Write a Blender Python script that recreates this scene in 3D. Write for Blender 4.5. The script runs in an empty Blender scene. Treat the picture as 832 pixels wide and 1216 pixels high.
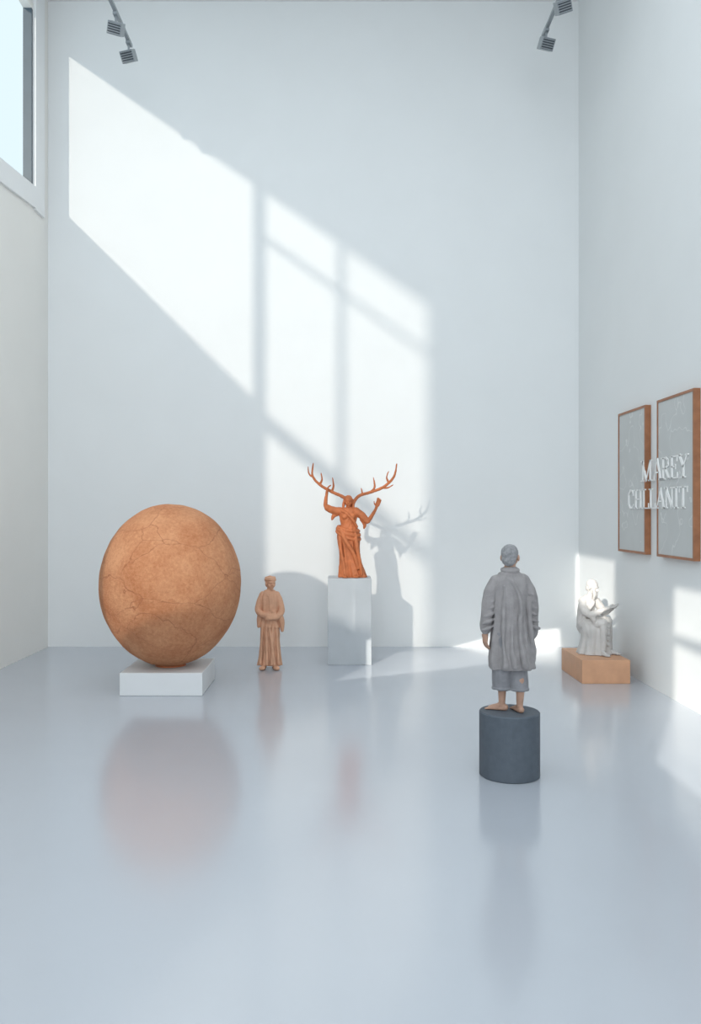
import bpy, bmesh, math, random
from mathutils import Vector, Matrix, noise
random.seed(7)
S=bpy.context.scene
PI=math.pi

# ---------------------------------------------------------------- utils
def lin(r,g,b):
    f=lambda c:(c/255/12.92) if c/255<=0.04045 else ((c/255+0.055)/1.055)**2.4
    return (f(r),f(g),f(b),1)

def mat(name,rgb,rough=0.6,var=0.08,nscale=20,bump=0.1,bscale=120,bdist=0.01,ior=1.45,metal=0):
    m=bpy.data.materials.new(name); m.use_nodes=True
    nt=m.node_tree; n=nt.nodes; l=nt.links
    p=n['Principled BSDF']; p.inputs['Roughness'].default_value=rough
    p.inputs['IOR'].default_value=ior; p.inputs['Metallic'].default_value=metal
    tc=n.new('ShaderNodeTexCoord')
    nz=n.new('ShaderNodeTexNoise'); nz.inputs['Scale'].default_value=nscale; nz.inputs['Detail'].default_value=4
    l.new(tc.outputs['Object'],nz.inputs['Vector'])
    cr=n.new('ShaderNodeValToRGB'); c=lin(*rgb)
    cr.color_ramp.elements[0].position=0.3; cr.color_ramp.elements[1].position=0.7
    cr.color_ramp.elements[0].color=(c[0]*(1-var),c[1]*(1-var),c[2]*(1-var),1)
    cr.color_ramp.elements[1].color=(min(1,c[0]*(1+var)),min(1,c[1]*(1+var)),min(1,c[2]*(1+var)),1)
    l.new(nz.outputs['Fac'],cr.inputs['Fac']); l.new(cr.outputs['Color'],p.inputs['Base Color'])
    if bump>0:
        nb=n.new('ShaderNodeTexNoise'); nb.inputs['Scale'].default_value=bscale; nb.inputs['Detail'].default_value=5
        l.new(tc.outputs['Object'],nb.inputs['Vector'])
        bp=n.new('ShaderNodeBump'); bp.inputs['Strength'].default_value=bump; bp.inputs['Distance'].default_value=bdist
        l.new(nb.outputs['Fac'],bp.inputs['Height']); l.new(bp.outputs['Normal'],p.inputs['Normal'])
    return m

def mesh_obj(name,verts,faces,m=None,parent=None,smooth=False):
    me=bpy.data.meshes.new(name); me.from_pydata([tuple(v) for v in verts],[],faces); me.update()
    bm=bmesh.new(); bm.from_mesh(me); bmesh.ops.recalc_face_normals(bm,faces=bm.faces); bm.to_mesh(me); bm.free()
    ob=bpy.data.objects.new(name,me); S.collection.objects.link(ob)
    if m: me.materials.append(m)
    if smooth:
        for p in me.polygons: p.use_smooth=True
    if parent: ob.parent=parent
    return ob

def empty(name,loc=(0,0,0)):
    e=bpy.data.objects.new(name,None); S.collection.objects.link(e); e.location=loc; e.empty_display_size=0.1
    return e

class Geo:
    def __init__(s): s.v=[]; s.f=[]
    def add(s,v,f):
        o=len(s.v); s.v+=[Vector(x) for x in v]; s.f+=[[i+o for i in q] for q in f]
    def box(s,a,b):
        x0,y0,z0=a; x1,y1,z1=b
        s.add([(x0,y0,z0),(x1,y0,z0),(x1,y1,z0),(x0,y1,z0),(x0,y0,z1),(x1,y0,z1),(x1,y1,z1),(x0,y1,z1)],
              [[0,3,2,1],[4,5,6,7],[0,1,5,4],[1,2,6,5],[2,3,7,6],[3,0,4,7]])
    def obox(s,c,h,R):
        vs=[]
        for k in (-1,1):
            for (i,j) in ((-1,-1),(1,-1),(1,1),(-1,1)):
                vs.append(Vector(c)+R@Vector((i*h[0],j*h[1],k*h[2])))
        s.add(vs,[[0,3,2,1],[4,5,6,7],[0,1,5,4],[1,2,6,5],[2,3,7,6],[3,0,4,7]])
    def ell(s,c,r,R=None,nu=16,nv=10):
        if isinstance(r,(int,float)): r=(r,r,r)
        c=Vector(c); vs=[]; fs=[]
        for j in range(1,nv):
            ph=PI*j/nv
            for i in range(nu):
                th=2*PI*i/nu
                p=Vector((r[0]*math.sin(ph)*math.cos(th),r[1]*math.sin(ph)*math.sin(th),r[2]*math.cos(ph)))
                vs.append(c+(R@p if R else p))
        t=Vector((0,0,r[2])); 
        vs.append(c+(R@t if R else t)); vs.append(c-(R@t if R else t))
        T=len(vs)-2;B=T+1
        for j in range(nv-2):
            for i in range(nu):
                a=j*nu+i;b=j*nu+(i+1)%nu
                fs.append([a,b,b+nu,a+nu])
        for i in range(nu):
            fs.append([T,(i+1)%nu,i]); q=(nv-2)*nu; fs.append([B,q+i,q+(i+1)%nu])
        s.add(vs,fs)
    def tube(s,pts,rad,n=12,sub=5,caps=True,smooth=True):
        P=[Vector(p) for p in pts]
        if isinstance(rad,(int,float)): rad=[rad]*len(P)
        Q=[];R=[]
        if smooth and len(P)>2:
            for i in range(len(P)-1):
                p0=P[max(i-1,0)];p1=P[i];p2=P[i+1];p3=P[min(i+2,len(P)-1)]
                for k in range(sub):
                    t=k/sub
                    Q.append(0.5*((2*p1)+(-p0+p2)*t+(2*p0-5*p1+4*p2-p3)*t*t+(-p0+3*p1-3*p2+p3)*t**3))
                    R.append(rad[i]*(1-t)+rad[i+1]*t)
            Q.append(P[-1]);R.append(rad[-1])
        else: Q=P;R=list(rad)
        vs=[];fs=[]
        T0=(Q[1]-Q[0]).normalized(); up=Vector((0,0,1)) if abs(T0.z)<0.9 else Vector((1,0,0))
        N=T0.cross(up).normalized()
        for i,q in enumerate(Q):
            T=(Q[min(i+1,len(Q)-1)]-Q[max(i-1,0)]).normalized()
            N=(N-T*N.dot(T)).normalized(); B=T.cross(N)
            for k in range(n):
                a=2*PI*k/n; vs.append(q+(N*math.cos(a)+B*math.sin(a))*R[i])
        for i in range(len(Q)-1):
            for k in range(n):
                a=i*n+k;b=i*n+(k+1)%n; fs.append([a,b,b+n,a+n])
        fs.append(list(range(n))[::-1]); fs.append([(len(Q)-1)*n+k for k in range(n)])
        s.add(vs,fs)
        if caps:
            s.ell(Q[0],R[0]*0.99,None,12,8); s.ell(Q[-1],R[-1]*0.99,None,12,8)
    def loft(s,rings,fold=None,N=96,M=60,twist=0):
        rings=sorted(rings,key=lambda r:-r[0]); vs=[];fs=[]
        def samp(t):
            x=t*(len(rings)-1); i=min(int(x),len(rings)-2); u=x-i
            a=rings[max(i-1,0)];b=rings[i];c=rings[i+1];d=rings[min(i+2,len(rings)-1)]
            return [0.5*((2*b[k])+(-a[k]+c[k])*u+(2*a[k]-5*b[k]+4*c[k]-d[k])*u*u+(-a[k]+3*b[k]-3*c[k]+d[k])*u**3) for k in range(5)]
        for j in range(M+1):
            t=j/M; z,cx,cy,rx,ry=samp(t)
            for i in range(N):
                th=2*PI*i/N
                m=1+(fold(th,t,z) if fold else 0)
                vs.append((cx+rx*m*math.cos(th),cy+ry*m*math.sin(th),z))
        for j in range(M):
            for i in range(N):
                a=j*N+i;b=j*N+(i+1)%N; fs.append([a,b,b+N,a+N])
        fs.append(list(range(N))[::-1]); fs.append([M*N+k for k in range(N)])
        s.add(vs,fs)

def basis(fwd,up=(0,0,1)):
    f=Vector(fwd).normalized(); u=Vector(up); r=f.cross(u).normalized(); u=r.cross(f).normalized()
    return Matrix(((r.x,f.x,u.x),(r.y,f.y,u.y),(r.z,f.z,u.z)))

def head(g,C,fwd,k=1.0,hair=None,beard=False,hairsize=1.0):
    R=basis(fwd); C=Vector(C)
    P=lambda x,y,z:C+R@(Vector((x,y,z))*k)
    e=lambda c,r:g.ell(P(*c),tuple(a*k for a in r),R)
    e((0,-.012,.028),(.076,.095,.088)); e((0,.028,-.04),(.056,.06,.075)); e((0,.068,-.1),(.024,.02,.018))
    g.tube([P(0,.085,.01),P(0,.112,-.03)],[.008*k,.015*k],8)
    g.tube([P(-.048,.07,.02),P(0,.09,.024),P(.048,.07,.02)],[.011*k]*3,8)
    for q in (-1,1):
        e((q*.03,.074,-.001),(.014,.012,.009)); e((q*.04,.055,-.035),(.024,.024,.026))
        e((q*.082,-.005,-.008),(.011,.018,.032)); e((q*.014,.1,-.034),(.009,.008,.008))
    e((0,.09,-.062),(.024,.011,.006)); e((0,.087,-.075),(.02,.011,.007))
    H=hair if hair is not None else g
    h=hairsize
    H.ell(P(0,-.024,.038),(.083*k*h,.094*k*h,.086*k*h),R); H.ell(P(0,-.06,-.02),(.07*k*h,.05*k*h,.07*k*h),R)
    if beard:
        for x in (-.035,-.012,.012,.035):
            g.tube([P(x,.075,-.07),P(x*.9,.09,-.12),P(x*.4,.08,-.19)],[.022*k,.022*k,.01*k],8)

def hand(g,W,d,n,side=1,k=1.0,curl=0.5,spread=0.1):
    W=Vector(W); d=Vector(d).normalized(); n=Vector(n); n=(n-d*n.dot(d)).normalized(); s=d.cross(n)*side
    R=Matrix(((s.x,d.x,n.x),(s.y,d.y,n.y),(s.z,d.z,n.z)))
    g.tube([W-d*.02*k,W+d*.03*k],[.026*k,.026*k],10)
    g.ell(W+d*.055*k,(.043*k,.055*k,.019*k),R)
    for off,L in ((.031,.075),(.0105,.086),(-.0105,.08),(-.031,.062)):
        p=W+(d*.09+s*off)*k; a=0.15; pts=[p-d*.02*k,p]; dd=(d+s*off*spread*30).normalized()
        for seg in (.45,.32,.25):
            a+=curl*0.6
            v=dd*math.cos(a)+n*math.sin(a); p=p+v*L*seg*k; pts.append(p)
        g.tube(pts,[.0105*k,.0105*k,.0098*k,.009*k,.0078*k],8,3)
    p=W+(d*.025+s*.03)*k
    g.tube([p,p+(d*.35+s*.8+n*.2)*.035*k,p+(d*.9+s*.75+n*.45)*.062*k],[.015*k,.012*k,.009*k],8,3)

def foot(g,A,fwd,k=1.0,shoe=False):
    A=Vector(A); f=Vector((fwd[0],fwd[1],0)).normalized(); s=Vector((f.y,-f.x,0)); 
    F=Vector((A.x,A.y,0))
    g.ell(F-f*.035*k+Vector((0,0,.033*k)),(.034*k,.034*k,.034*k))
    g.tube([A,F+f*.03*k+Vector((0,0,.045*k)),F+f*.11*k+Vector((0,0,.026*k))],[.035*k,.036*k,.026*k],10)
    for off in (-.022,0,.022):
        g.tube([F-f*.02*k+s*off*.6*k+Vector((0,0,.022*k)),F+f*.135*k+s*off*k+Vector((0,0,.02*k))],[.022*k,.019*k],8)
    if shoe:
        g.ell(F+f*.1*k+Vector((0,0,.035*k)),(.05*k,.09*k,.035*k),basis(f))
    else:
        for i in range(5):
            off=(-.036+.018*i)*k; L=.175-.006*abs(i-1)**1.5
            g.tube([F+f*.12*k+s*off*.8+Vector((0,0,.018*k)),F+f*L*k+s*off+Vector((0,0,.011*k))],[.013*k,.0095*k],8)

def fuse(g,name,m,voxel=0.007,smooth=2,disp=None,parent=None):
    ob=mesh_obj('tmp',g.v,g.f)
    r=ob.modifiers.new('r','REMESH'); r.mode='VOXEL'; r.voxel_size=voxel; r.use_smooth_shade=True
    if smooth:
        sm=ob.modifiers.new('s','SMOOTH'); sm.factor=0.5; sm.iterations=smooth
    dg=bpy.context.evaluated_depsgraph_get(); ev=ob.evaluated_get(dg)
    me=bpy.data.meshes.new_from_object(ev); me.name=name
    bpy.data.objects.remove(ob)
    if disp:
        ns=[v.normal.copy() for v in me.vertices]
        for v,n in zip(me.vertices,ns): v.co=v.co+n*disp(v.co)
    me.materials.clear(); me.materials.append(m)
    for p in me.polygons: p.use_smooth=True
    o=bpy.data.objects.new(name,me); S.collection.objects.link(o)
    if parent: o.parent=parent
    return o

def place(obs,scale,x,y,base,rot=0):
    mz=min(v.co.z for o in obs for v in o.data.vertices)
    M=Matrix.Translation((x,y,base-mz*scale))@Matrix.Rotation(rot,4,'Z')@Matrix.Scale(scale,4)
    for o in obs: o.data.transform(M); o.data.update()

def clothnoise(amp,sx=14,sz=3.5):
    def f(co):
        a=noise.noise(Vector((co.x*sx,co.y*sx,co.z*sz)))
        b=noise.noise(Vector((co.x*sx*2.1+5,co.y*sx*2.1,co.z*sz*2.2+co.x*6)))
        return amp*(1-2*abs(a))*0.8+amp*0.5*b
    return f

def bevel(o,w=0.006,seg=2):
    b=o.modifiers.new('b','BEVEL'); b.width=w; b.segments=seg; b.limit_method='ANGLE'

# ---------------------------------------------------------------- materials
M_wall=mat('plaster_white',(229,231,231),0.75,0.012,1.5,0.03,60)
M_wallL=mat('plaster_white_lit',(238,236,231),0.75,0.012,1.5,0.03,60)  # left wall's brighter, warmer light put into a lighter plaster colour
M_ceil=mat('ceiling_paint',(232,232,232),0.8,0.01,2,0)
M_trim=mat('white_trim',(235,236,236),0.4,0.01,3,0)
M_dark=mat('window_frame_grey',(80,94,104),0.4,0.05,5,0)
M_floor=mat('epoxy_floor',(183,188,196),0.17,0.02,0.8,0.01,3,0.01,2.4)
M_white=mat('white_plinth_paint',(222,224,225),0.5,0.015,4,0.04,80)
M_plinth=mat('shaded_plinth_paint',(178,183,187),0.5,0.03,6,0.06,70)  # white plinth darkened: its shade is mixed into the base colour
M_wood=mat('plywood_orange',(205,156,122),0.5,0.07,9,0.05,60)
M_framew=mat('walnut_frame',(156,104,72),0.45,0.15,14,0.05,80)
M_man_cyl=mat('charcoal_pedestal',(82,90,99),0.65,0.08,25,0.15,150)
M_rust=mat('rust_terracotta',(186,108,66),0.65,0.16,18,0.3,70)
M_peach=mat('pale_terracotta',(206,158,128),0.7,0.10,14,0.3,60)
M_marble=mat('white_plaster_cast',(196,193,190),0.5,0.05,12,0.15,50)
M_coat=mat('grey_coat',(146,142,142),0.85,0.10,22,0.35,140)
M_trou=mat('grey_trousers',(132,132,136),0.85,0.12,22,0.35,140)
M_skin=mat('statue_skin',(176,140,120),0.55,0.12,20,0.1,90)
M_hair=mat('grey_hair',(142,142,144),0.7,0.25,60,0.7,90)
M_lamp=mat('lamp_silver',(150,156,160),0.4,0.05,8,0)
M_lampd=mat('lamp_louvre_dark',(70,76,82),0.5,0.1,8,0)
M_letter=mat('letter_white',(246,246,244),0.4,0.01,4,0)

# ball material: grainy terracotta with faint seams
def ball_mat():
    m=bpy.data.materials.new('cracked_terracotta'); m.use_nodes=True
    nt=m.node_tree;n=nt.nodes;l=nt.links;p=n['Principled BSDF'];p.inputs['Roughness'].default_value=0.9
    tc=n.new('ShaderNodeTexCoord')
    nz=n.new('ShaderNodeTexNoise');nz.inputs['Scale'].default_value=2.2;nz.inputs['Detail'].default_value=5
    l.new(tc.outputs['Object'],nz.inputs['Vector'])
    mx=n.new('ShaderNodeVectorMath');mx.operation='SCALE';mx.inputs['Scale'].default_value=0.42
    l.new(nz.outputs['Color'],mx.inputs[0])
    mp=n.new('ShaderNodeMapping');mp.inputs['Scale'].default_value=(0.9,0.9,1.7);mp.inputs['Rotation'].default_value=(0.2,0.25,0.7)
    l.new(tc.outputs['Object'],mp.inputs['Vector'])
    ad=n.new('ShaderNodeVectorMath');l.new(mp.outputs[0],ad.inputs[0]);l.new(mx.outputs[0],ad.inputs[1])
    vo=n.new('ShaderNodeTexVoronoi');vo.feature='DISTANCE_TO_EDGE';vo.inputs['Scale'].default_value=1.6
    l.new(ad.outputs[0],vo.inputs['Vector'])
    cr=n.new('ShaderNodeMapRange');cr.inputs['From Min'].default_value=0.0;cr.inputs['From Max'].default_value=0.0075
    l.new(vo.outputs['Distance'],cr.inputs['Value'])
    gr=n.new('ShaderNodeTexNoise');gr.inputs['Scale'].default_value=34;gr.inputs['Detail'].default_value=9;gr.inputs['Roughness'].default_value=0.8
    l.new(tc.outputs['Object'],gr.inputs['Vector'])
    pa=n.new('ShaderNodeTexNoise');pa.inputs['Scale'].default_value=3.5;pa.inputs['Detail'].default_value=5
    l.new(tc.outputs['Object'],pa.inputs['Vector'])
    av=n.new('ShaderNodeMath');av.operation='MULTIPLY_ADD';av.inputs[1].default_value=0.6
    hf=n.new('ShaderNodeMath');hf.operation='MULTIPLY';hf.inputs[1].default_value=0.4
    l.new(pa.outputs['Fac'],hf.inputs[0]);l.new(gr.outputs['Fac'],av.inputs[0]);l.new(hf.outputs[0],av.inputs[2])
    ra=n.new('ShaderNodeValToRGB');ra.color_ramp.elements[0].position=0.38;ra.color_ramp.elements[1].position=0.60
    ra.color_ramp.elements[0].color=lin(202,128,84);ra.color_ramp.elements[1].color=lin(234,170,126)
    l.new(av.outputs[0],ra.inputs['Fac'])
    mi=n.new('ShaderNodeMix');mi.data_type='RGBA';mi.inputs[6].default_value=lin(192,120,82)
    l.new(cr.outputs[0],mi.inputs[0]);l.new(ra.outputs['Color'],mi.inputs[7]);l.new(mi.outputs[2],p.inputs['Base Color'])
    b1=n.new('ShaderNodeBump');b1.inputs['Strength'].default_value=1.0;b1.inputs['Distance'].default_value=0.03
    l.new(gr.outputs['Fac'],b1.inputs['Height'])
    b2=n.new('ShaderNodeBump');b2.inputs['Strength'].default_value=0.5;b2.inputs['Distance'].default_value=0.012
    l.new(cr.outputs[0],b2.inputs['Height']);l.new(b1.outputs['Normal'],b2.inputs['Normal'])
    l.new(b2.outputs['Normal'],p.inputs['Normal'])
    return m
M_ball=ball_mat()

def art_mat():
    m=bpy.data.materials.new('etched_canvas'); m.use_nodes=True
    nt=m.node_tree;n=nt.nodes;l=nt.links;p=n['Principled BSDF'];p.inputs['Roughness'].default_value=0.6
    tc=n.new('ShaderNodeTexCoord')
    w=n.new('ShaderNodeTexWave');w.inputs['Scale'].default_value=1.6;w.inputs['Distortion'].default_value=9;w.inputs['Detail'].default_value=3;w.inputs['Detail Scale'].default_value=1.2
    l.new(tc.outputs['Object'],w.inputs['Vector'])
    r=n.new('ShaderNodeValToRGB');e=r.color_ramp.elements
    e[0].position=0.0;e[0].color=lin(193,195,194);e[1].position=1;e[1].color=lin(196,198,197)
    x=r.color_ramp.elements.new(0.45);x.color=lin(195,197,196)
    x=r.color_ramp.elements.new(0.5);x.color=lin(216,217,215)
    x=r.color_ramp.elements.new(0.55);x.color=lin(193,195,194)
    l.new(w.outputs['Fac'],r.inputs['Fac']);l.new(r.outputs['Color'],p.inputs['Base Color'])
    return m
M_art=art_mat()

# ---------------------------------------------------------------- room
XL,XR,YB,YF,ZC=-3.43,2.87,10.0,-9.0,7.66
def boxobj(name,a,b,m,parent=None,bev=0):
    g=Geo(); g.box(a,b); o=mesh_obj(name,g.v,g.f,m,parent)
    if bev: bevel(o,bev)
    return o
boxobj('floor',(XL-.1,YF-.1,-.12),(XR+.1,YB+.1,0),M_floor)
boxobj('ceiling',(XL-.1,YF-.1,ZC),(XR+.1,YB+.1,ZC+.12),M_ceil)
boxobj('wall_back',(XL-.1,YB,0),(XR+.1,YB+.12,ZC),M_wall)
boxobj('wall_right',(XR,YF,0),(XR+.12,YB,ZC),M_wall)
boxobj('wall_front',(XL-.1,YF-.12,0),(XR+.1,YF,ZC),M_wall)

T=0.1
gl=Geo()
def col(ya,yb,spans):
    for a,b,c,d in spans:
        x0,x1=XL-T,XL
        vs=[(x0,ya,a),(x0,yb,b),(x0,yb,d),(x0,ya,c),(x1,ya,a),(x1,yb,b),(x1,yb,d),(x1,ya,c)]
        gl.add(vs,[[0,1,2,3],[4,7,6,5],[0,4,5,1],[3,2,6,7],[1,5,6,2],[0,3,7,4]])
Z=ZC
full=lambda a,b:col(a,b,[(0,0,Z,Z)])
op=lambda a,b,l0,l1,h0,h1:col(a,b,[(0,0,l0,l1),(h0,h1,Z,Z)])
full(YF,-7.52)
op(-7.52,-6.42,4.35,4.35,5.70,5.70)
full(-6.42,-5.42)
op(-5.42,-4.15,5.15,5.15,5.80,5.80)
full(-4.15,-4.0)
op(-4.0,-2.5,4.66,3.90,4.98,4.40)  # added slit out of view, shaped to throw the sun strip on the floor
op(-2.5,-.24,3.90,2.88,4.40,3.38)
full(-.24,-.22)
op(-.22,1.4,3.42,3.12,7.63,7.57)  # unseen opening, sill slanted to shape the sun patch and plinth shade
op(1.4,2.0,3.12,2.6,7.57,7.55)
op(2.0,4.24,2.6,1.5,7.55,7.46)
full(4.24,4.38)
op(4.38,9.51,4.81,5.28,7.46,7.27)
full(9.51,YB)
mesh_obj('wall_left',gl.v,gl.f,M_wallL)

def sbar(g,ya,za,yb,zb,h,x0,x1):
    vs=[(x0,ya,za-h/2),(x0,yb,zb-h/2),(x0,yb,zb+h/2),(x0,ya,za+h/2),(x1,ya,za-h/2),(x1,yb,zb-h/2),(x1,yb,zb+h/2),(x1,ya,za+h/2)]
    g.add(vs,[[0,1,2,3],[4,7,6,5],[0,4,5,1],[3,2,6,7],[1,5,6,2],[0,3,7,4]])
w1=empty('window_1',(XL,7,6.3)); 
def childof(o,p):
    o.parent=p; o.matrix_parent_inverse=Matrix.Translation(p.location).inverted()
g=Geo(); g.box((XL-T,9.47,5.26),(XL-.004,9.509,7.3)); sbar(g,4.4,4.85,9.5,5.30,.03,XL-T,XL-.06)
childof(mesh_obj('jamb',g.v,g.f,M_dark),w1)
g=Geo(); g.box((XL,9.512,5.02),(XL+.03,9.80,7.55)); sbar(g,4.3,4.68,9.512,5.155,.24,XL,XL+.03)
childof(mesh_obj('casing',g.v,g.f,M_trim),w1)
w2=empty('window_2',(XL,2,5))
g=Geo(); g.box((XL-.07,2.08,3.4),(XL-.03,2.22,7.5))
sbar(g,-.22,7.04,4.24,6.89,.06,XL-.07,XL-.03); sbar(g,-.22,4.62,4.24,4.72,.20,XL-.08,XL-.03)
childof(mesh_obj('mullions',g.v,g.f,M_trim),w2)
w3=empty('window_3',(XL,-7,5))
g=Geo(); g.box((XL-.07,-7.52,5.29),(XL-.03,-6.42,5.34))
childof(mesh_obj('mullions',g.v,g.f,M_trim),w3)

# ---------------------------------------------------------------- ball
def ball():
    P=empty('cracked_sphere_sculpture',(-1.52,7.70,0.2))
    pl=boxobj('white_plinth',(-1.89,7.32,0),(-1.17,8.06,.2),M_white,None,.006)
    childof(pl,P)
    vs=[];fs=[];NU,NV=160,110
    c=Vector((-1.52,7.70,0.935))
    for j in range(NV+1):
        ph=PI*j/NV
        for i in range(NU):
            th=2*PI*i/NU
            d=Vector((math.sin(ph)*math.cos(th),math.sin(ph)*math.sin(th),math.cos(ph)))
            k=1+0.012*noise.noise(d*2.3)+0.004*noise.noise(d*9)
            egg=1+0.015*d.z
            vs.append(c*0+Vector((d.x*.636*k*egg,d.y*.636*k*egg,d.z*.736*k)))
    for j in range(NV):
        for i in range(NU):
            a=j*NU+i;b=j*NU+(i+1)%NU; fs.append([a,a+NU,b+NU,b])
    o=mesh_obj('cracked_clay_ball',vs,fs,M_ball,None,True)
    o.location=c; P2=P; o.parent=P2; o.matrix_parent_inverse=Matrix.Translation(P2.location).inverted()
    g=Geo(); g.tube([(-1.52,7.70,.2),(-1.52,7.70,.215),(-1.52,7.70,.24)],[.14,.13,.17],32,2,False)
    childof(mesh_obj('seat_ring',g.v,g.f,M_rust,None,True),P2)
ball()

# ---------------------------------------------------------------- man seen from behind
def man():
    P=empty('robed_man_statue',(1.05,5.13,0.39))
    n=64
    vs=[];fs=[];prof=[(0,.176),(.006,.182),(.383,.182),(.39,.176)]
    for z,r in prof:
        for k in range(n): vs.append((1.05+r*math.cos(2*PI*k/n),5.13+r*math.sin(2*PI*k/n),z))
    for j in range(3):
        for k in range(n): a=j*n+k;b=j*n+(k+1)%n; fs.append([a,b,b+n,a+n])
    fs.append(list(range(n))[::-1]); fs.append([3*n+k for k in range(n)])
    c=mesh_obj('cylinder_pedestal',vs,fs,M_man_cyl)
    childof(c,P)
    sk=Geo(); hr=Geo()
    for x,y,f in ((-.07,.05,(-.85,.45)),(.085,-.07,(-.05,1))):
        sk.tube([(x*1.1,0,.86),(x*1.05,.01,.5),(x,y-.015,.34),(x,y,.1),(x,y,.06)],[.08,.056,.052,.036,.034],14)
        foot(sk,(x,y,.08),f)
    sk.tube([(0,0,1.0),(0,0,1.3),(0,-.005,1.44),(.005,.01,1.56)],[.075,.075,.062,.06],14)
    head(sk,(.01,.02,1.64),(.5,.86,-.05),1.12,hr,False,1.0)
    sk.tube([(-.15,0,1.36),(-.24,0,1.1),(-.257,.02,.86)],[.035,.036,.03],10)
    sk.tube([(-.15,0,1.36),(.15,0,1.36)],[.03,.03],10)
    hand(sk,(-.262,.02,.84),(-.03,.06,-1),(1,.2,0),-1,1.15,.45)
    sk.tube([(.15,0,1.36),(.235,.04,1.1),(.235,.12,.93)],[.035,.036,.028],10)
    hand(sk,(.235,.13,.92),(-.3,.6,-.5),(-.5,-.2,-.4),1,1.05,.6)
    a=fuse(sk,'body',M_skin,.0065,2)
    h=fuse(hr,'hair',M_hair,.007,1,lambda co:.004*noise.noise(co*45))
    co=Geo()
    def fold(th,t,z):
        A=.17*max(0,(t-.2))**1.1
        return A*(math.sin(7*th+2.2*t+.4)*.6+math.sin(11*th-1.5*t+1)*.4)-.03*t*math.exp(-((th-4.55)/.10)**2)
    co.loft([(1.53,0,.0,.068,.07),(1.49,0,0,.085,.08),(1.445,0,0,.135,.095),(1.38,0,0,.19,.115),(1.25,0,0,.195,.13),(1.05,0.0,0,.188,.135),(.85,.005,0,.204,.145),(.65,.01,0,.226,.155),(.46,.02,0,.24,.165)],fold)
    co.tube([(-.14,0,1.39),(-.208,-.005,1.27),(-.248,-.005,1.08),(-.262,.02,.88)],[.07,.068,.062,.054],18)
    co.tube([(.14,0,1.39),(.21,0,1.27),(.25,.02,1.06),(.25,.07,.82)],[.07,.07,.07,.075],18)
    for q in (-1,1):
        for i in range(6):
            z=1.25-.07*i; xx=q*(.215+.008*i)
            co.tube([(xx-.06*1,-.045,z+.025*q),(xx,-.066,z),(xx+.06,-.04,z-.02*q)],[.007,.013,.007],8,3)
    pts=[(.08*math.cos(u),.078*math.sin(u)+.0,1.505+.012*math.sin(u)) for u in [2*PI*i/16 for i in range(17)]]
    co.tube(pts,.016,8,2)
    co.tube([(-.07,-.085,1.43),(.0,-.118,1.36),(.07,-.137,1.15),(.06,-.155,.8),(.11,-.17,.5)],[.012,.015,.02,.026,.032],10)
    co.tube([(-.1,-.108,1.34),(-.11,-.125,1.05),(-.12,-.145,.75),(-.1,-.16,.5)],[.01,.018,.022,.028],10)
    co.tube([(0,-.125,1.3),(-.02,-.137,1.0),(-.03,-.152,.7),(0,-.17,.5)],[.006,.013,.02,.026],10)
    co.tube([(.18,-.07,1.2),(.2,-.08,.9),(.24,-.04,.62),(.25,0,.5)],[.02,.025,.03,.03],10)
    c2=fuse(co,'coat',M_coat,.007,1,clothnoise(.013,10,3.5))
    tr=Geo()
    for q,yy in ((-1,.03),(1,-.05)):
        x=.08*q
        tr.tube([(x,0,.85),(x*1.05,.0,.5),(x*1.02,yy,.24)],[.12,.103,.096],20,6,False)
        rp=[(x*1.02+.096*math.cos(u),yy+.096*math.sin(u),.245) for u in [2*PI*i/16 for i in range(17)]]
        tr.tube(rp,.012,8,2)
    t2=fuse(tr,'trousers',M_trou,.0075,2,clothnoise(.008,12,6))
    obs=[a,h,c2,t2]
    place(obs,.57,1.05+.0,5.13-.01,.39,math.radians(8))
    for o in obs: childof(o,P)
man()

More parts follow.
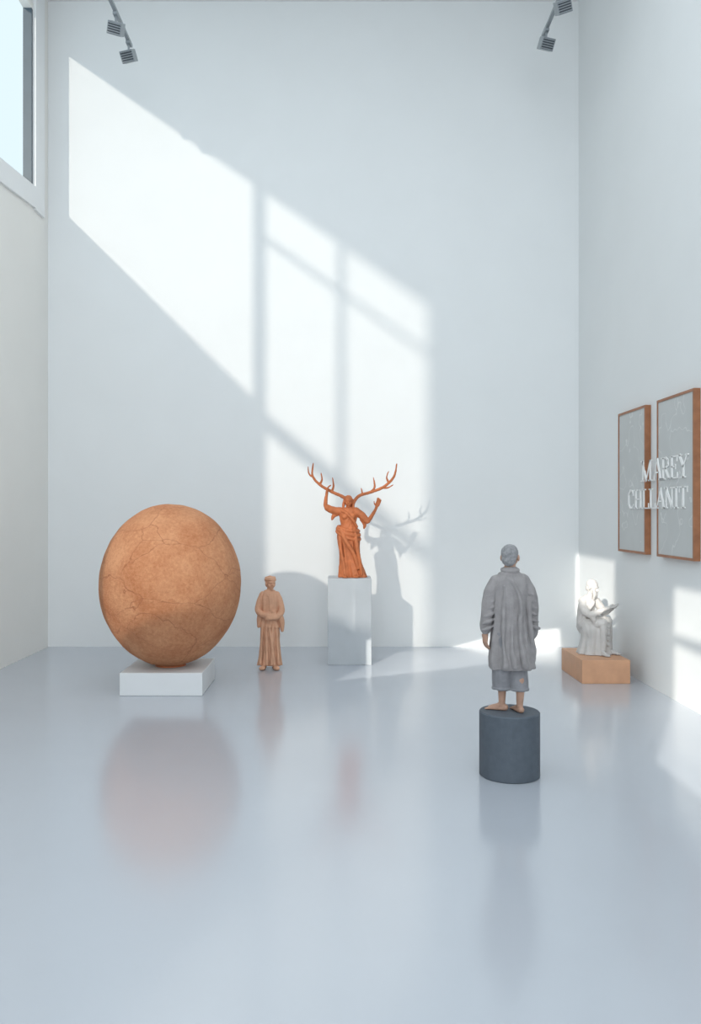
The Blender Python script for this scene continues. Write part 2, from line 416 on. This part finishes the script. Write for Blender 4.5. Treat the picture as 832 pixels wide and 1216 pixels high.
# ---------------------------------------------------------------- antler figure
def antler():
    bx=(.457)
    X0=(389-400)*.00879; cx=X0+bx/2; cy=8.79+.21
    P=empty('antlered_woman_statue',(cx,cy,.905))
    p=boxobj('plinth',(X0,8.79,0),(X0+bx,9.21,.905),M_plinth,None,.005); childof(p,P)
    g=Geo()
    def fold(th,t,z):
        A=.05+.16*t
        return A*(math.sin(9*th+1.5*t)*.55+math.sin(14*th-2.5*t+.6)*.35)
    g.loft([(1.06,0,0,.16,.12),(.95,0,0,.215,.16),(.8,.0,0,.225,.17),(.55,.02,0,.2,.16),(.3,.045,0,.215,.17),(.1,.08,0,.26,.19),(.0,.10,0,.285,.2)],fold)
    g.loft([(1.45,0,0,.07,.06),(1.40,0,0,.16,.09),(1.33,0,0,.195,.115),(1.2,0,0,.175,.125),(1.1,0,0,.155,.115),(1.0,0,0,.19,.14)],lambda th,t,z:.02*math.sin(10*th+20*t))
    for q in(-1,1): g.ell((q*.075,-.09,1.26),(.07,.06,.065))
    for k,(z0,tl,r) in enumerate(((1.0,.05,.035),(.94,.08,.04),(.87,.1,.035))):
        pts=[((.21+.012*k)*math.cos(u),(.155+.01*k)*math.sin(u),z0-tl*math.cos(u+.6)) for u in [2*PI*i/18 for i in range(19)]]
        g.tube(pts,r,8,2)
    g.tube([(-.15,-.12,.98),(-.05,-.2,.75),(.1,-.2,.5),(.2,-.17,.2)],[.04,.045,.04,.035],10)
    g.tube([(.14,-.12,.9),(.18,-.17,.6),(.24,-.17,.3),(.27,-.14,.06)],[.04,.04,.035,.03],10)
    g.tube([(-.17,-.1,.9),(-.16,-.14,.6),(-.1,-.17,.3),(-.07,-.19,.05)],[.035,.03,.03,.03],10)
    g.tube([(-.16,-.05,1.39),(-.05,-.12,1.34),(.08,-.14,1.2),(.17,-.08,1.05)],[.03,.03,.03,.03],10)
    g.tube([(0,0,1.38),(0,0,1.5)],[.05,.046],12)
    head(g,(0,-.01,1.575),(.05,-1,-.02),1.0,None,False,1.08)
    for q in(-1,1): g.tube([(q*.08,.02,1.6),(q*.1,.02,1.5),(q*.11,-.02,1.4)],[.03,.03,.02],8)
    g.tube([(-.16,0,1.37),(-.3,-.01,1.39),(-.46,-.03,1.46),(-.47,-.05,1.6),(-.45,-.06,1.72)],[.065,.055,.045,.036,.026],12)
    g.tube([(-.16,0,1.37),(-.3,-.01,1.385),(-.43,-.03,1.44)],[.085,.08,.07],14)
    g.tube([(-.2,0,1.34),(-.3,0,1.28),(-.34,0,1.2)],[.06,.045,.02],10)
    hand(g,(-.45,-.06,1.74),(.15,-.1,1),(1,-.1,0),1,1.15,.45)
    g.tube([(.16,0,1.37),(.29,-.02,1.27),(.39,-.04,1.15),(.5,-.07,1.3),(.58,-.09,1.44)],[.065,.055,.045,.036,.026],12)
    g.tube([(.16,0,1.37),(.28,-.02,1.28),(.37,-.03,1.18)],[.085,.08,.07],14)
    g.tube([(.3,0,1.2),(.34,0,1.1),(.33,0,1.02)],[.06,.04,.02],10)
    hand(g,(.585,-.09,1.46),(.35,-.1,.9),(-.2,-1,.3),-1,1.15,.25)
    # antlers
    g.tube([(-.05,.02,1.63),(-.15,.04,1.69),(-.37,.05,1.79),(-.60,.04,1.93),(-.75,.02,2.12),(-.73,0,2.37)],[.036,.034,.03,.028,.024,.010],10)
    g.tube([(-.35,.05,1.78),(-.31,.03,1.9),(-.33,.0,2.07)],[.026,.02,.009],8)
    g.tube([(-.6,.04,1.93),(-.55,.02,2.03),(-.57,0,2.17)],[.024,.018,.008],8)
    g.tube([(-.73,.02,2.08),(-.82,.02,2.15),(-.84,0,2.3)],[.02,.016,.008],8)
    g.tube([(.07,.06,1.46),(.14,.07,1.60),(.24,.06,1.70),(.47,.05,1.77),(.74,.04,1.88),(.95,.02,2.09),(1.01,0,2.36)],[.036,.034,.03,.03,.028,.024,.010],10)
    g.tube([(.47,.05,1.77),(.55,.03,1.88),(.52,0,2.08)],[.026,.02,.009],8)
    g.tube([(.68,.04,1.86),(.82,.03,1.86),(.93,.0,1.92)],[.02,.016,.008],8)
    g.tube([(.84,.03,1.97),(.8,.02,2.08),(.84,0,2.2)],[.022,.016,.008],8)
    g.tube([(.3,.06,1.73),(.27,.04,1.85)],[.02,.008],8)
    foot(g,(-.06,-.12,.05),(-.1,-1),1.0); foot(g,(.13,-.12,.05),(.2,-1),1.0)
    o=fuse(g,'figure',M_rust,.0075,1,clothnoise(.005,16,6))
    place([o],.511,(413.5-400)*.00895,cy-.02,.905); childof(o,P)
antler()

# ---------------------------------------------------------------- small youth
def youth():
    cx=(320-400)*.0086; cy=8.62
    g=Geo()
    g.loft([(1.45,0,0,.065,.06),(1.41,0,0,.12,.085),(1.35,0,0,.155,.1),(1.2,0,0,.165,.115),(1.05,0,0,.155,.115),(.92,0,0,.175,.13),(.76,.0,0,.205,.15)],lambda th,t,z:(.02+.07*t)*(math.sin(8*th+2*t)*.6+math.sin(13*th)*.4))
    g.tube([(0,0,1.4),(.005,-.01,1.5)],[.052,.048],12)
    fw=(.45,-.89,-.05)
    head(g,(.015,-.015,1.575),fw,1.05,None,False,1.04)
    R=basis(fw)
    g.ell(Vector((.015,-.015,1.655))+R@Vector((0,-.02,0)),(.085,.095,.05),R)
    for kk,(zz,rr,tr_) in enumerate(((1.64,.088,.02),(1.665,.078,.02))):
        g.tube([Vector((.015,-.015,zz))+R@Vector((rr*math.cos(u),(rr+.01)*math.sin(u)-.015,.008*math.sin(2*u+kk))) for u in [2*PI*i/16 for i in range(17)]],tr_,8,2)
    g.tube([(-.085,-.03,1.43),(0,-.1,1.33),(.085,-.03,1.43)],.016,8)
    g.tube([(0,-.105,1.33),(0.02,-.13,1.1),(.03,-.16,.78)],.013,8)
    g.tube([(-.13,0,1.36),(-.185,.0,1.22),(-.215,-.03,1.07),(-.12,-.14,1.0),(-.03,-.18,1.0)],[.06,.06,.056,.05,.04],14)
    hand(g,(-.02,-.18,1.0),(1,-.15,-.1),(0,1,-.2),1,1.0,.5)
    g.tube([(.13,0,1.36),(.19,.0,1.22),(.22,-.02,1.06),(.15,-.13,.97),(.08,-.18,.95)],[.06,.06,.058,.052,.042],14)
    hand(g,(.07,-.19,.95),(-1,-.2,.05),(0,1,-.1),-1,1.0,.5)
    g.tube([(.18,-.08,1.0),(.225,-.06,.88),(.235,-.05,.70)],[.05,.055,.03],12)
    g.tube([(-.17,-.06,1.0),(-.19,-.06,.88),(-.2,-.05,.78)],[.05,.045,.03],12)
    g.tube([(.165*math.cos(u),.125*math.sin(u),1.02+.01*math.sin(3*u)) for u in [2*PI*i/18 for i in range(19)]],.016,8,2)
    def fr(th,t,z):
        front=math.exp(-((th-4.71)/.16)**2)
        return (.03+.09*t)*(math.sin(9*th+1.2*t)*.6+math.sin(14*th-2*t)*.4)-.22*t*front
    g.loft([(.86,0,0,.17,.13),(.65,0,0,.175,.135),(.42,0,0,.178,.135),(.2,0,-.005,.2,.14),(.06,0,-.01,.225,.155)],fr,110,50)
    for x0,x1,yy in ((-.13,-.16,-.11),(-.05,-.04,-.14),(.07,.05,-.14),(.13,.17,-.1),(0.0,.1,-.15)):
        g.tube([(x0,yy,.8),((x0+x1)/2,yy-.01,.45),(x1,yy-.03,.1)],[.018,.024,.028],8)
    for q in(-1,1): foot(g,(q*.1,-.1,.06),(q*.3+.1,-1),1.05,True)
    o=fuse(g,'standing_youth_statue',M_peach,.007,1,clothnoise(.006,13,5))
    place([o],.553,cx,cy,0)
youth()

# ---------------------------------------------------------------- seated figure
def seated():
    P=empty('seated_scholar_statue',(2.5,8.2,.22))
    p=boxobj('wooden_plinth',(2.28,7.84,0),(2.73,8.56,.22),M_wood,None,.005); childof(p,P)
    g=Geo()
    # hips, torso leaning slightly forward, sloping shoulders, neck
    g.tube([(-.1,.07,.48),(-.13,.06,.68),(-.11,.02,.88),(-.08,-.01,1.0)],[.185,.145,.15,.07],20)
    g.tube([(-.21,-.01,.95),(-.08,.02,.985),(.06,.03,.94)],[.07,.085,.07],14)
    g.tube([(-.08,-.01,1.0),(-.045,-.04,1.13)],[.052,.05],12)
    head(g,(-.03,-.07,1.215),(.66,-.72,-.28),1.1,None,True,1.03)
    # one continuous robe mass from lap to plinth, seen three-quarter
    def rf(th,t,z): return (.02+.075*t)*(math.sin(9*th+2.2*t)*.6+math.sin(15*th-2*t+1)*.35)
    g.loft([(.64,-.04,.0,.17,.17),(.56,.02,-.04,.25,.21),(.44,.03,-.06,.265,.235),(.28,.02,-.06,.255,.235),(.12,.01,-.07,.28,.25),(0,.0,-.08,.31,.27)],rf,110,50)
    # thighs/knees modelled beneath the cloth
    g.tube([(-.16,.0,.53),(-.01,-.18,.565),(.1,-.26,.57)],[.13,.11,.088],16)
    g.tube([(-.0,.1,.53),(.14,.02,.57),(.25,-.05,.58)],[.13,.11,.085],16)
    g.tube([(.1,-.26,.56),(.1,-.29,.35),(.08,-.31,.08)],[.082,.06,.06],14)
    g.tube([(.25,-.05,.56),(.27,-.07,.35),(.26,-.1,.08)],[.08,.06,.06],14)
    # swags between the knees
    for i in range(4):
        z=.52-.09*i
        g.tube([(.08,-.3,z+.02),(.19,-.25,z-.05-.012*i),(.28,-.12,z+.02)],[.018,.024,.018],8,4)
    foot(g,(.06,-.33,.06),(.35,-1),1.1); foot(g,(.25,-.18,.06),(.8,-.6),1.1)
    # sleeves/arms
    g.tube([(-.19,-.02,.95),(-.215,-.13,.82),(-.13,-.24,.73),(.01,-.28,.78),(.11,-.3,.83)],[.078,.075,.068,.05,.03],14)
    g.tube([(-.11,-.24,.73),(-.07,-.26,.64),(-.06,-.25,.56)],[.06,.05,.03],10)
    hand(g,(.12,-.3,.83),(1,.15,.25),(0,.2,1),-1,1.1,.35)
    g.tube([(.05,.03,.95),(.15,.03,.83),(.2,.0,.74),(.27,-.08,.79),(.32,-.14,.84)],[.078,.072,.065,.048,.03],14)
    g.tube([(.19,0,.75),(.2,0,.66)],[.055,.035],10)
    hand(g,(.32,-.15,.85),(.2,-1,.2),(-.6,0,.8),1,1.1,.35)
    # open book resting in the hands
    Rb=basis((.7,-.6,.15)); g.obox((.27,-.29,.885),(.075,.075,.012),Rb@Matrix.Rotation(.2,3,'Y'))
    # mantle over the shoulder and across the chest
    g.tube([(.05,.06,1.01),(-.05,-.12,.9),(-.16,-.13,.74),(-.22,-.08,.56)],[.032,.034,.034,.035],10)
    g.tube([(-.0,.07,1.02),(-.11,-.1,.92),(-.21,-.1,.76),(-.26,-.02,.55)],[.03,.032,.032,.035],10)
    o=fuse(g,'figure',M_marble,.0065,1,clothnoise(.006,13,5))
    place([o],.53,2.51,8.26,.22); childof(o,P)
seated()

# ---------------------------------------------------------------- framed panels
def panel(ya,yb):
    yc=(ya+yb)/2
    P=empty('framed_art_panel',(XR-.03,yc,1.9))
    z0,z1=1.21,2.58; xf=XR-.055
    g=Geo(); b=.022
    g.box((xf,ya,z0),(XR-.001,ya+b,z1)); g.box((xf,yb-b,z0),(XR-.001,yb,z1)); g.box((xf,ya+b,z0),(XR-.001,yb-b,z0+b)); g.box((xf,ya+b,z1-b),(XR-.001,yb-b,z1))
    childof(mesh_obj('wood_frame',g.v,g.f,M_framew),P)
    g=Geo(); g.box((xf+.006,ya+b,z0+b),(XR-.001,yb-b,z1-b)); childof(mesh_obj('etched_sheet',g.v,g.f,M_art),P)
panel(7.70,8.44); panel(6.65,7.42)

# lettering (serif capitals built from strokes)
th,tn=.17,.06
G={
'M':(1.12,[(.16,0,.16,1,tn),(.16,1,.5,0,th),(.86,1,.5,0,tn),(.88,0,.88,1,th),(0,1,.22,1,tn),(0,0,.32,0,tn),(.72,0,1.06,0,tn),(.84,1,1.06,1,tn)]),
'A':(.8,[(.1,0,.42,1,tn),(.42,1,.72,0,th),(.22,.35,.6,.35,tn),(0,0,.22,0,tn),(.58,0,.86,0,tn)]),
'L':(.66,[(.16,0,.16,1,th),(.0,1,.32,1,tn),(0,0,.6,0,tn),(.6,0,.6,.25,tn)]),
'R':(.76,[(.16,0,.16,1,th),(0,1,.4,1,tn),(.4,1,.58,.88,.1),(.58,.88,.58,.64,th*.8),(.58,.64,.4,.5,.1),(.16,.5,.4,.5,tn),(.36,.5,.66,0,th*.9),(0,0,.32,0,tn),(.6,0,.76,0,tn)]),
'E':(.68,[(.16,0,.16,1,th),(0,1,.58,1,tn),(.58,1,.58,.78,tn),(.16,.52,.44,.52,tn),(.44,.42,.44,.62,tn),(0,0,.6,0,tn),(.6,0,.6,.24,tn)]),
'Y':(.76,[(.1,1,.4,.48,th),(.68,1,.4,.48,tn),(.4,.5,.4,0,th),(0,1,.26,1,tn),(.56,1,.8,1,tn),(.24,0,.56,0,tn)]),
'C':(.74,[(.6,.8,.5,.97,tn),(.5,.97,.3,1,.08),(.3,1,.12,.78,.12),(.12,.78,.12,.25,th),(.12,.25,.3,0,.12),(.3,0,.52,.04,.08),(.52,.04,.64,.2,tn),(.62,.72,.62,1,tn)]),
'H':(.86,[(.16,0,.16,1,th),(.66,0,.66,1,th),(.16,.5,.66,.5,tn),(0,0,.32,0,tn),(0,1,.32,1,tn),(.5,0,.82,0,tn),(.5,1,.82,1,tn)]),
'N':(.84,[(.14,0,.14,1,tn),(.14,1,.66,0,th),(.66,0,.66,1,tn),(0,1,.2,1,tn),(0,0,.28,0,tn),(.52,1,.8,1,tn)]),
'I':(.4,[(.18,0,.18,1,th),(.02,0,.34,0,tn),(.02,1,.34,1,tn)]),
'T':(.72,[(.34,0,.34,1,th),(0,1,.68,1,tn),(.02,1,.02,.76,tn),(.66,1,.66,.76,tn),(.18,0,.5,0,tn)]),
}
gt=Geo()
def word(w,y0,y1,zb,h):
    tot=sum(G[c][0] for c in w); su=(y0-y1)/tot; u=0; xf=XR-.055
    for c in w:
        for (a,b,c2,d,wd) in G[c][1]:
            p=Vector((y0-(u+a)*su,zb+b*h));q=Vector((y0-(u+c2)*su,zb+d*h))
            dv=(q-p); L=dv.length
            if L<1e-5: continue
            dv/=L; nn=Vector((-dv.y,dv.x))*wd*h*.55
            p2=p-dv*.02*h;q2=q+dv*.02*h
            cs=[p2-nn,q2-nn,q2+nn,p2+nn]
            vs=[(xf+.005,c3.x,c3.y) for c3 in cs]+[(xf-.002,c3.x,c3.y) for c3 in cs]
            gt.add(vs,[[0,1,2,3],[4,7,6,5],[0,4,5,1],[1,5,6,2],[2,6,7,3],[3,7,4,0]])
        u+=G[c][0]
word('MAREY',7.80,6.76,1.885,.18)
word('CHLLANIT',8.16,6.76,1.635,.17)
mesh_obj('wall_lettering',gt.v,gt.f,M_letter)

# ---------------------------------------------------------------- track lights
def track(X,zt,yend,lamps):
    P=empty('track_spotlight',(X,7,zt))
    g=Geo(); g.box((X-.018,5.0,zt),(X+.018,yend,zt+.03))
    for yy in (5.2,7.7): g.tube([(X,yy,zt+.03),(X,yy,ZC)],[.008,.008],8,1,False)
    childof(mesh_obj('rail',g.v,g.f,M_lamp),P)
    for i,(y,ax) in enumerate(lamps):
        g=Geo(); g.box((X-.022,y-.05,zt-.03),(X+.022,y+.05,zt)); g.tube([(X,y,zt-.02),(X,y,zt-.09)],[.012,.012],8,1,False)
        R=Matrix.Rotation(ax[0],3,'X')@Matrix.Rotation(ax[1],3,'Y')
        c=Vector((X,y,zt-.15)); g.obox(c,(.07,.085,.06),R)
        for k in range(5): g.obox(c+R@Vector((0,-.09,-.045+.0225*k)),(.066,.01,.004),R)
        o=mesh_obj('lamp_head_%d'%(i+1),g.v,g.f,M_lamp); bevel(o,.004); childof(o,P)
        g=Geo(); g.obox(c+R@Vector((0,-.087,0)),(.06,.004,.052),R); childof(mesh_obj('louvre_%d'%(i+1),g.v,g.f,M_lampd),P)
track(-2.23,6.63,9.12,[(8.5,(.5,.25)),(9.02,(.5,-.2))])
track(2.23,6.74,9.12,[(8.32,(.5,-.3)),(8.98,(.5,.2))])

# ---------------------------------------------------------------- lights
def area(name,loc,target,sx,sy,power,color):
    L=bpy.data.lights.new(name,'AREA'); L.shape='RECTANGLE'; L.size=sx; L.size_y=sy; L.energy=power; L.color=color
    o=bpy.data.objects.new(name,L); S.collection.objects.link(o); o.location=loc
    o.rotation_euler=(Vector(target)-Vector(loc)).to_track_quat('-Z','Y').to_euler(); return o
D=Vector((.45,1,-.351)).normalized()
sun=bpy.data.lights.new('sun','SUN'); sun.energy=1.4; sun.angle=math.radians(1.15); sun.color=(1,.93,.82)
so=bpy.data.objects.new('sun',sun); S.collection.objects.link(so); so.location=(-8,-8,12)
so.rotation_euler=D.to_track_quat('-Z','Y').to_euler()
# added spot far outside, along the sun direction, strengthens patches from rear windows
fl=bpy.data.lights.new('sun_boost_spot','SPOT'); fl.energy=300000; fl.color=(1,.95,.86)
fl.spot_size=2*math.radians(1.8); fl.spot_blend=.15; fl.shadow_soft_size=.14
fo=bpy.data.objects.new('sun_boost_spot',fl); S.collection.objects.link(fo)
fo.location=Vector((XL,-4.9,4.7))-D*60; fo.rotation_euler=D.to_track_quat('-Z','Y').to_euler()
area('ceiling_fill_light',(-.3,2.5,7.55),(-.3,2.5,0),5.2,9,220,(.87,.94,1))  # added fill under the ceiling, not a fixture of the room
area('front_fill_light',(-.3,-8.6,4.6),(-.3,10,3.6),5.5,5.5,375,(.85,.925,1))  # added fill by the front wall, brightens back wall and statues
area('side_fill_light',(2.7,-2.5,4.5),(-3.4,6,3.6),4.0,4.0,100,(1,.97,.93))  # added fill behind the camera, brightens the left wall
w=bpy.data.worlds.new('sky'); S.world=w; w.use_nodes=True
bg=w.node_tree.nodes['Background']; bg.inputs['Color'].default_value=lin(218,236,243); bg.inputs['Strength'].default_value=1.15

# ---------------------------------------------------------------- camera
cam=bpy.data.cameras.new('camera'); co=bpy.data.objects.new('camera',cam); S.collection.objects.link(co)
co.location=(0,0,1.6); co.rotation_euler=(PI/2,0,0)
cam.sensor_fit='VERTICAL'; cam.sensor_height=36; cam.lens=36*1000/1216; cam.shift_x=16/1216
cam.clip_end=200
S.camera=co
S.view_settings.view_transform='Standard'; S.view_settings.look='None'
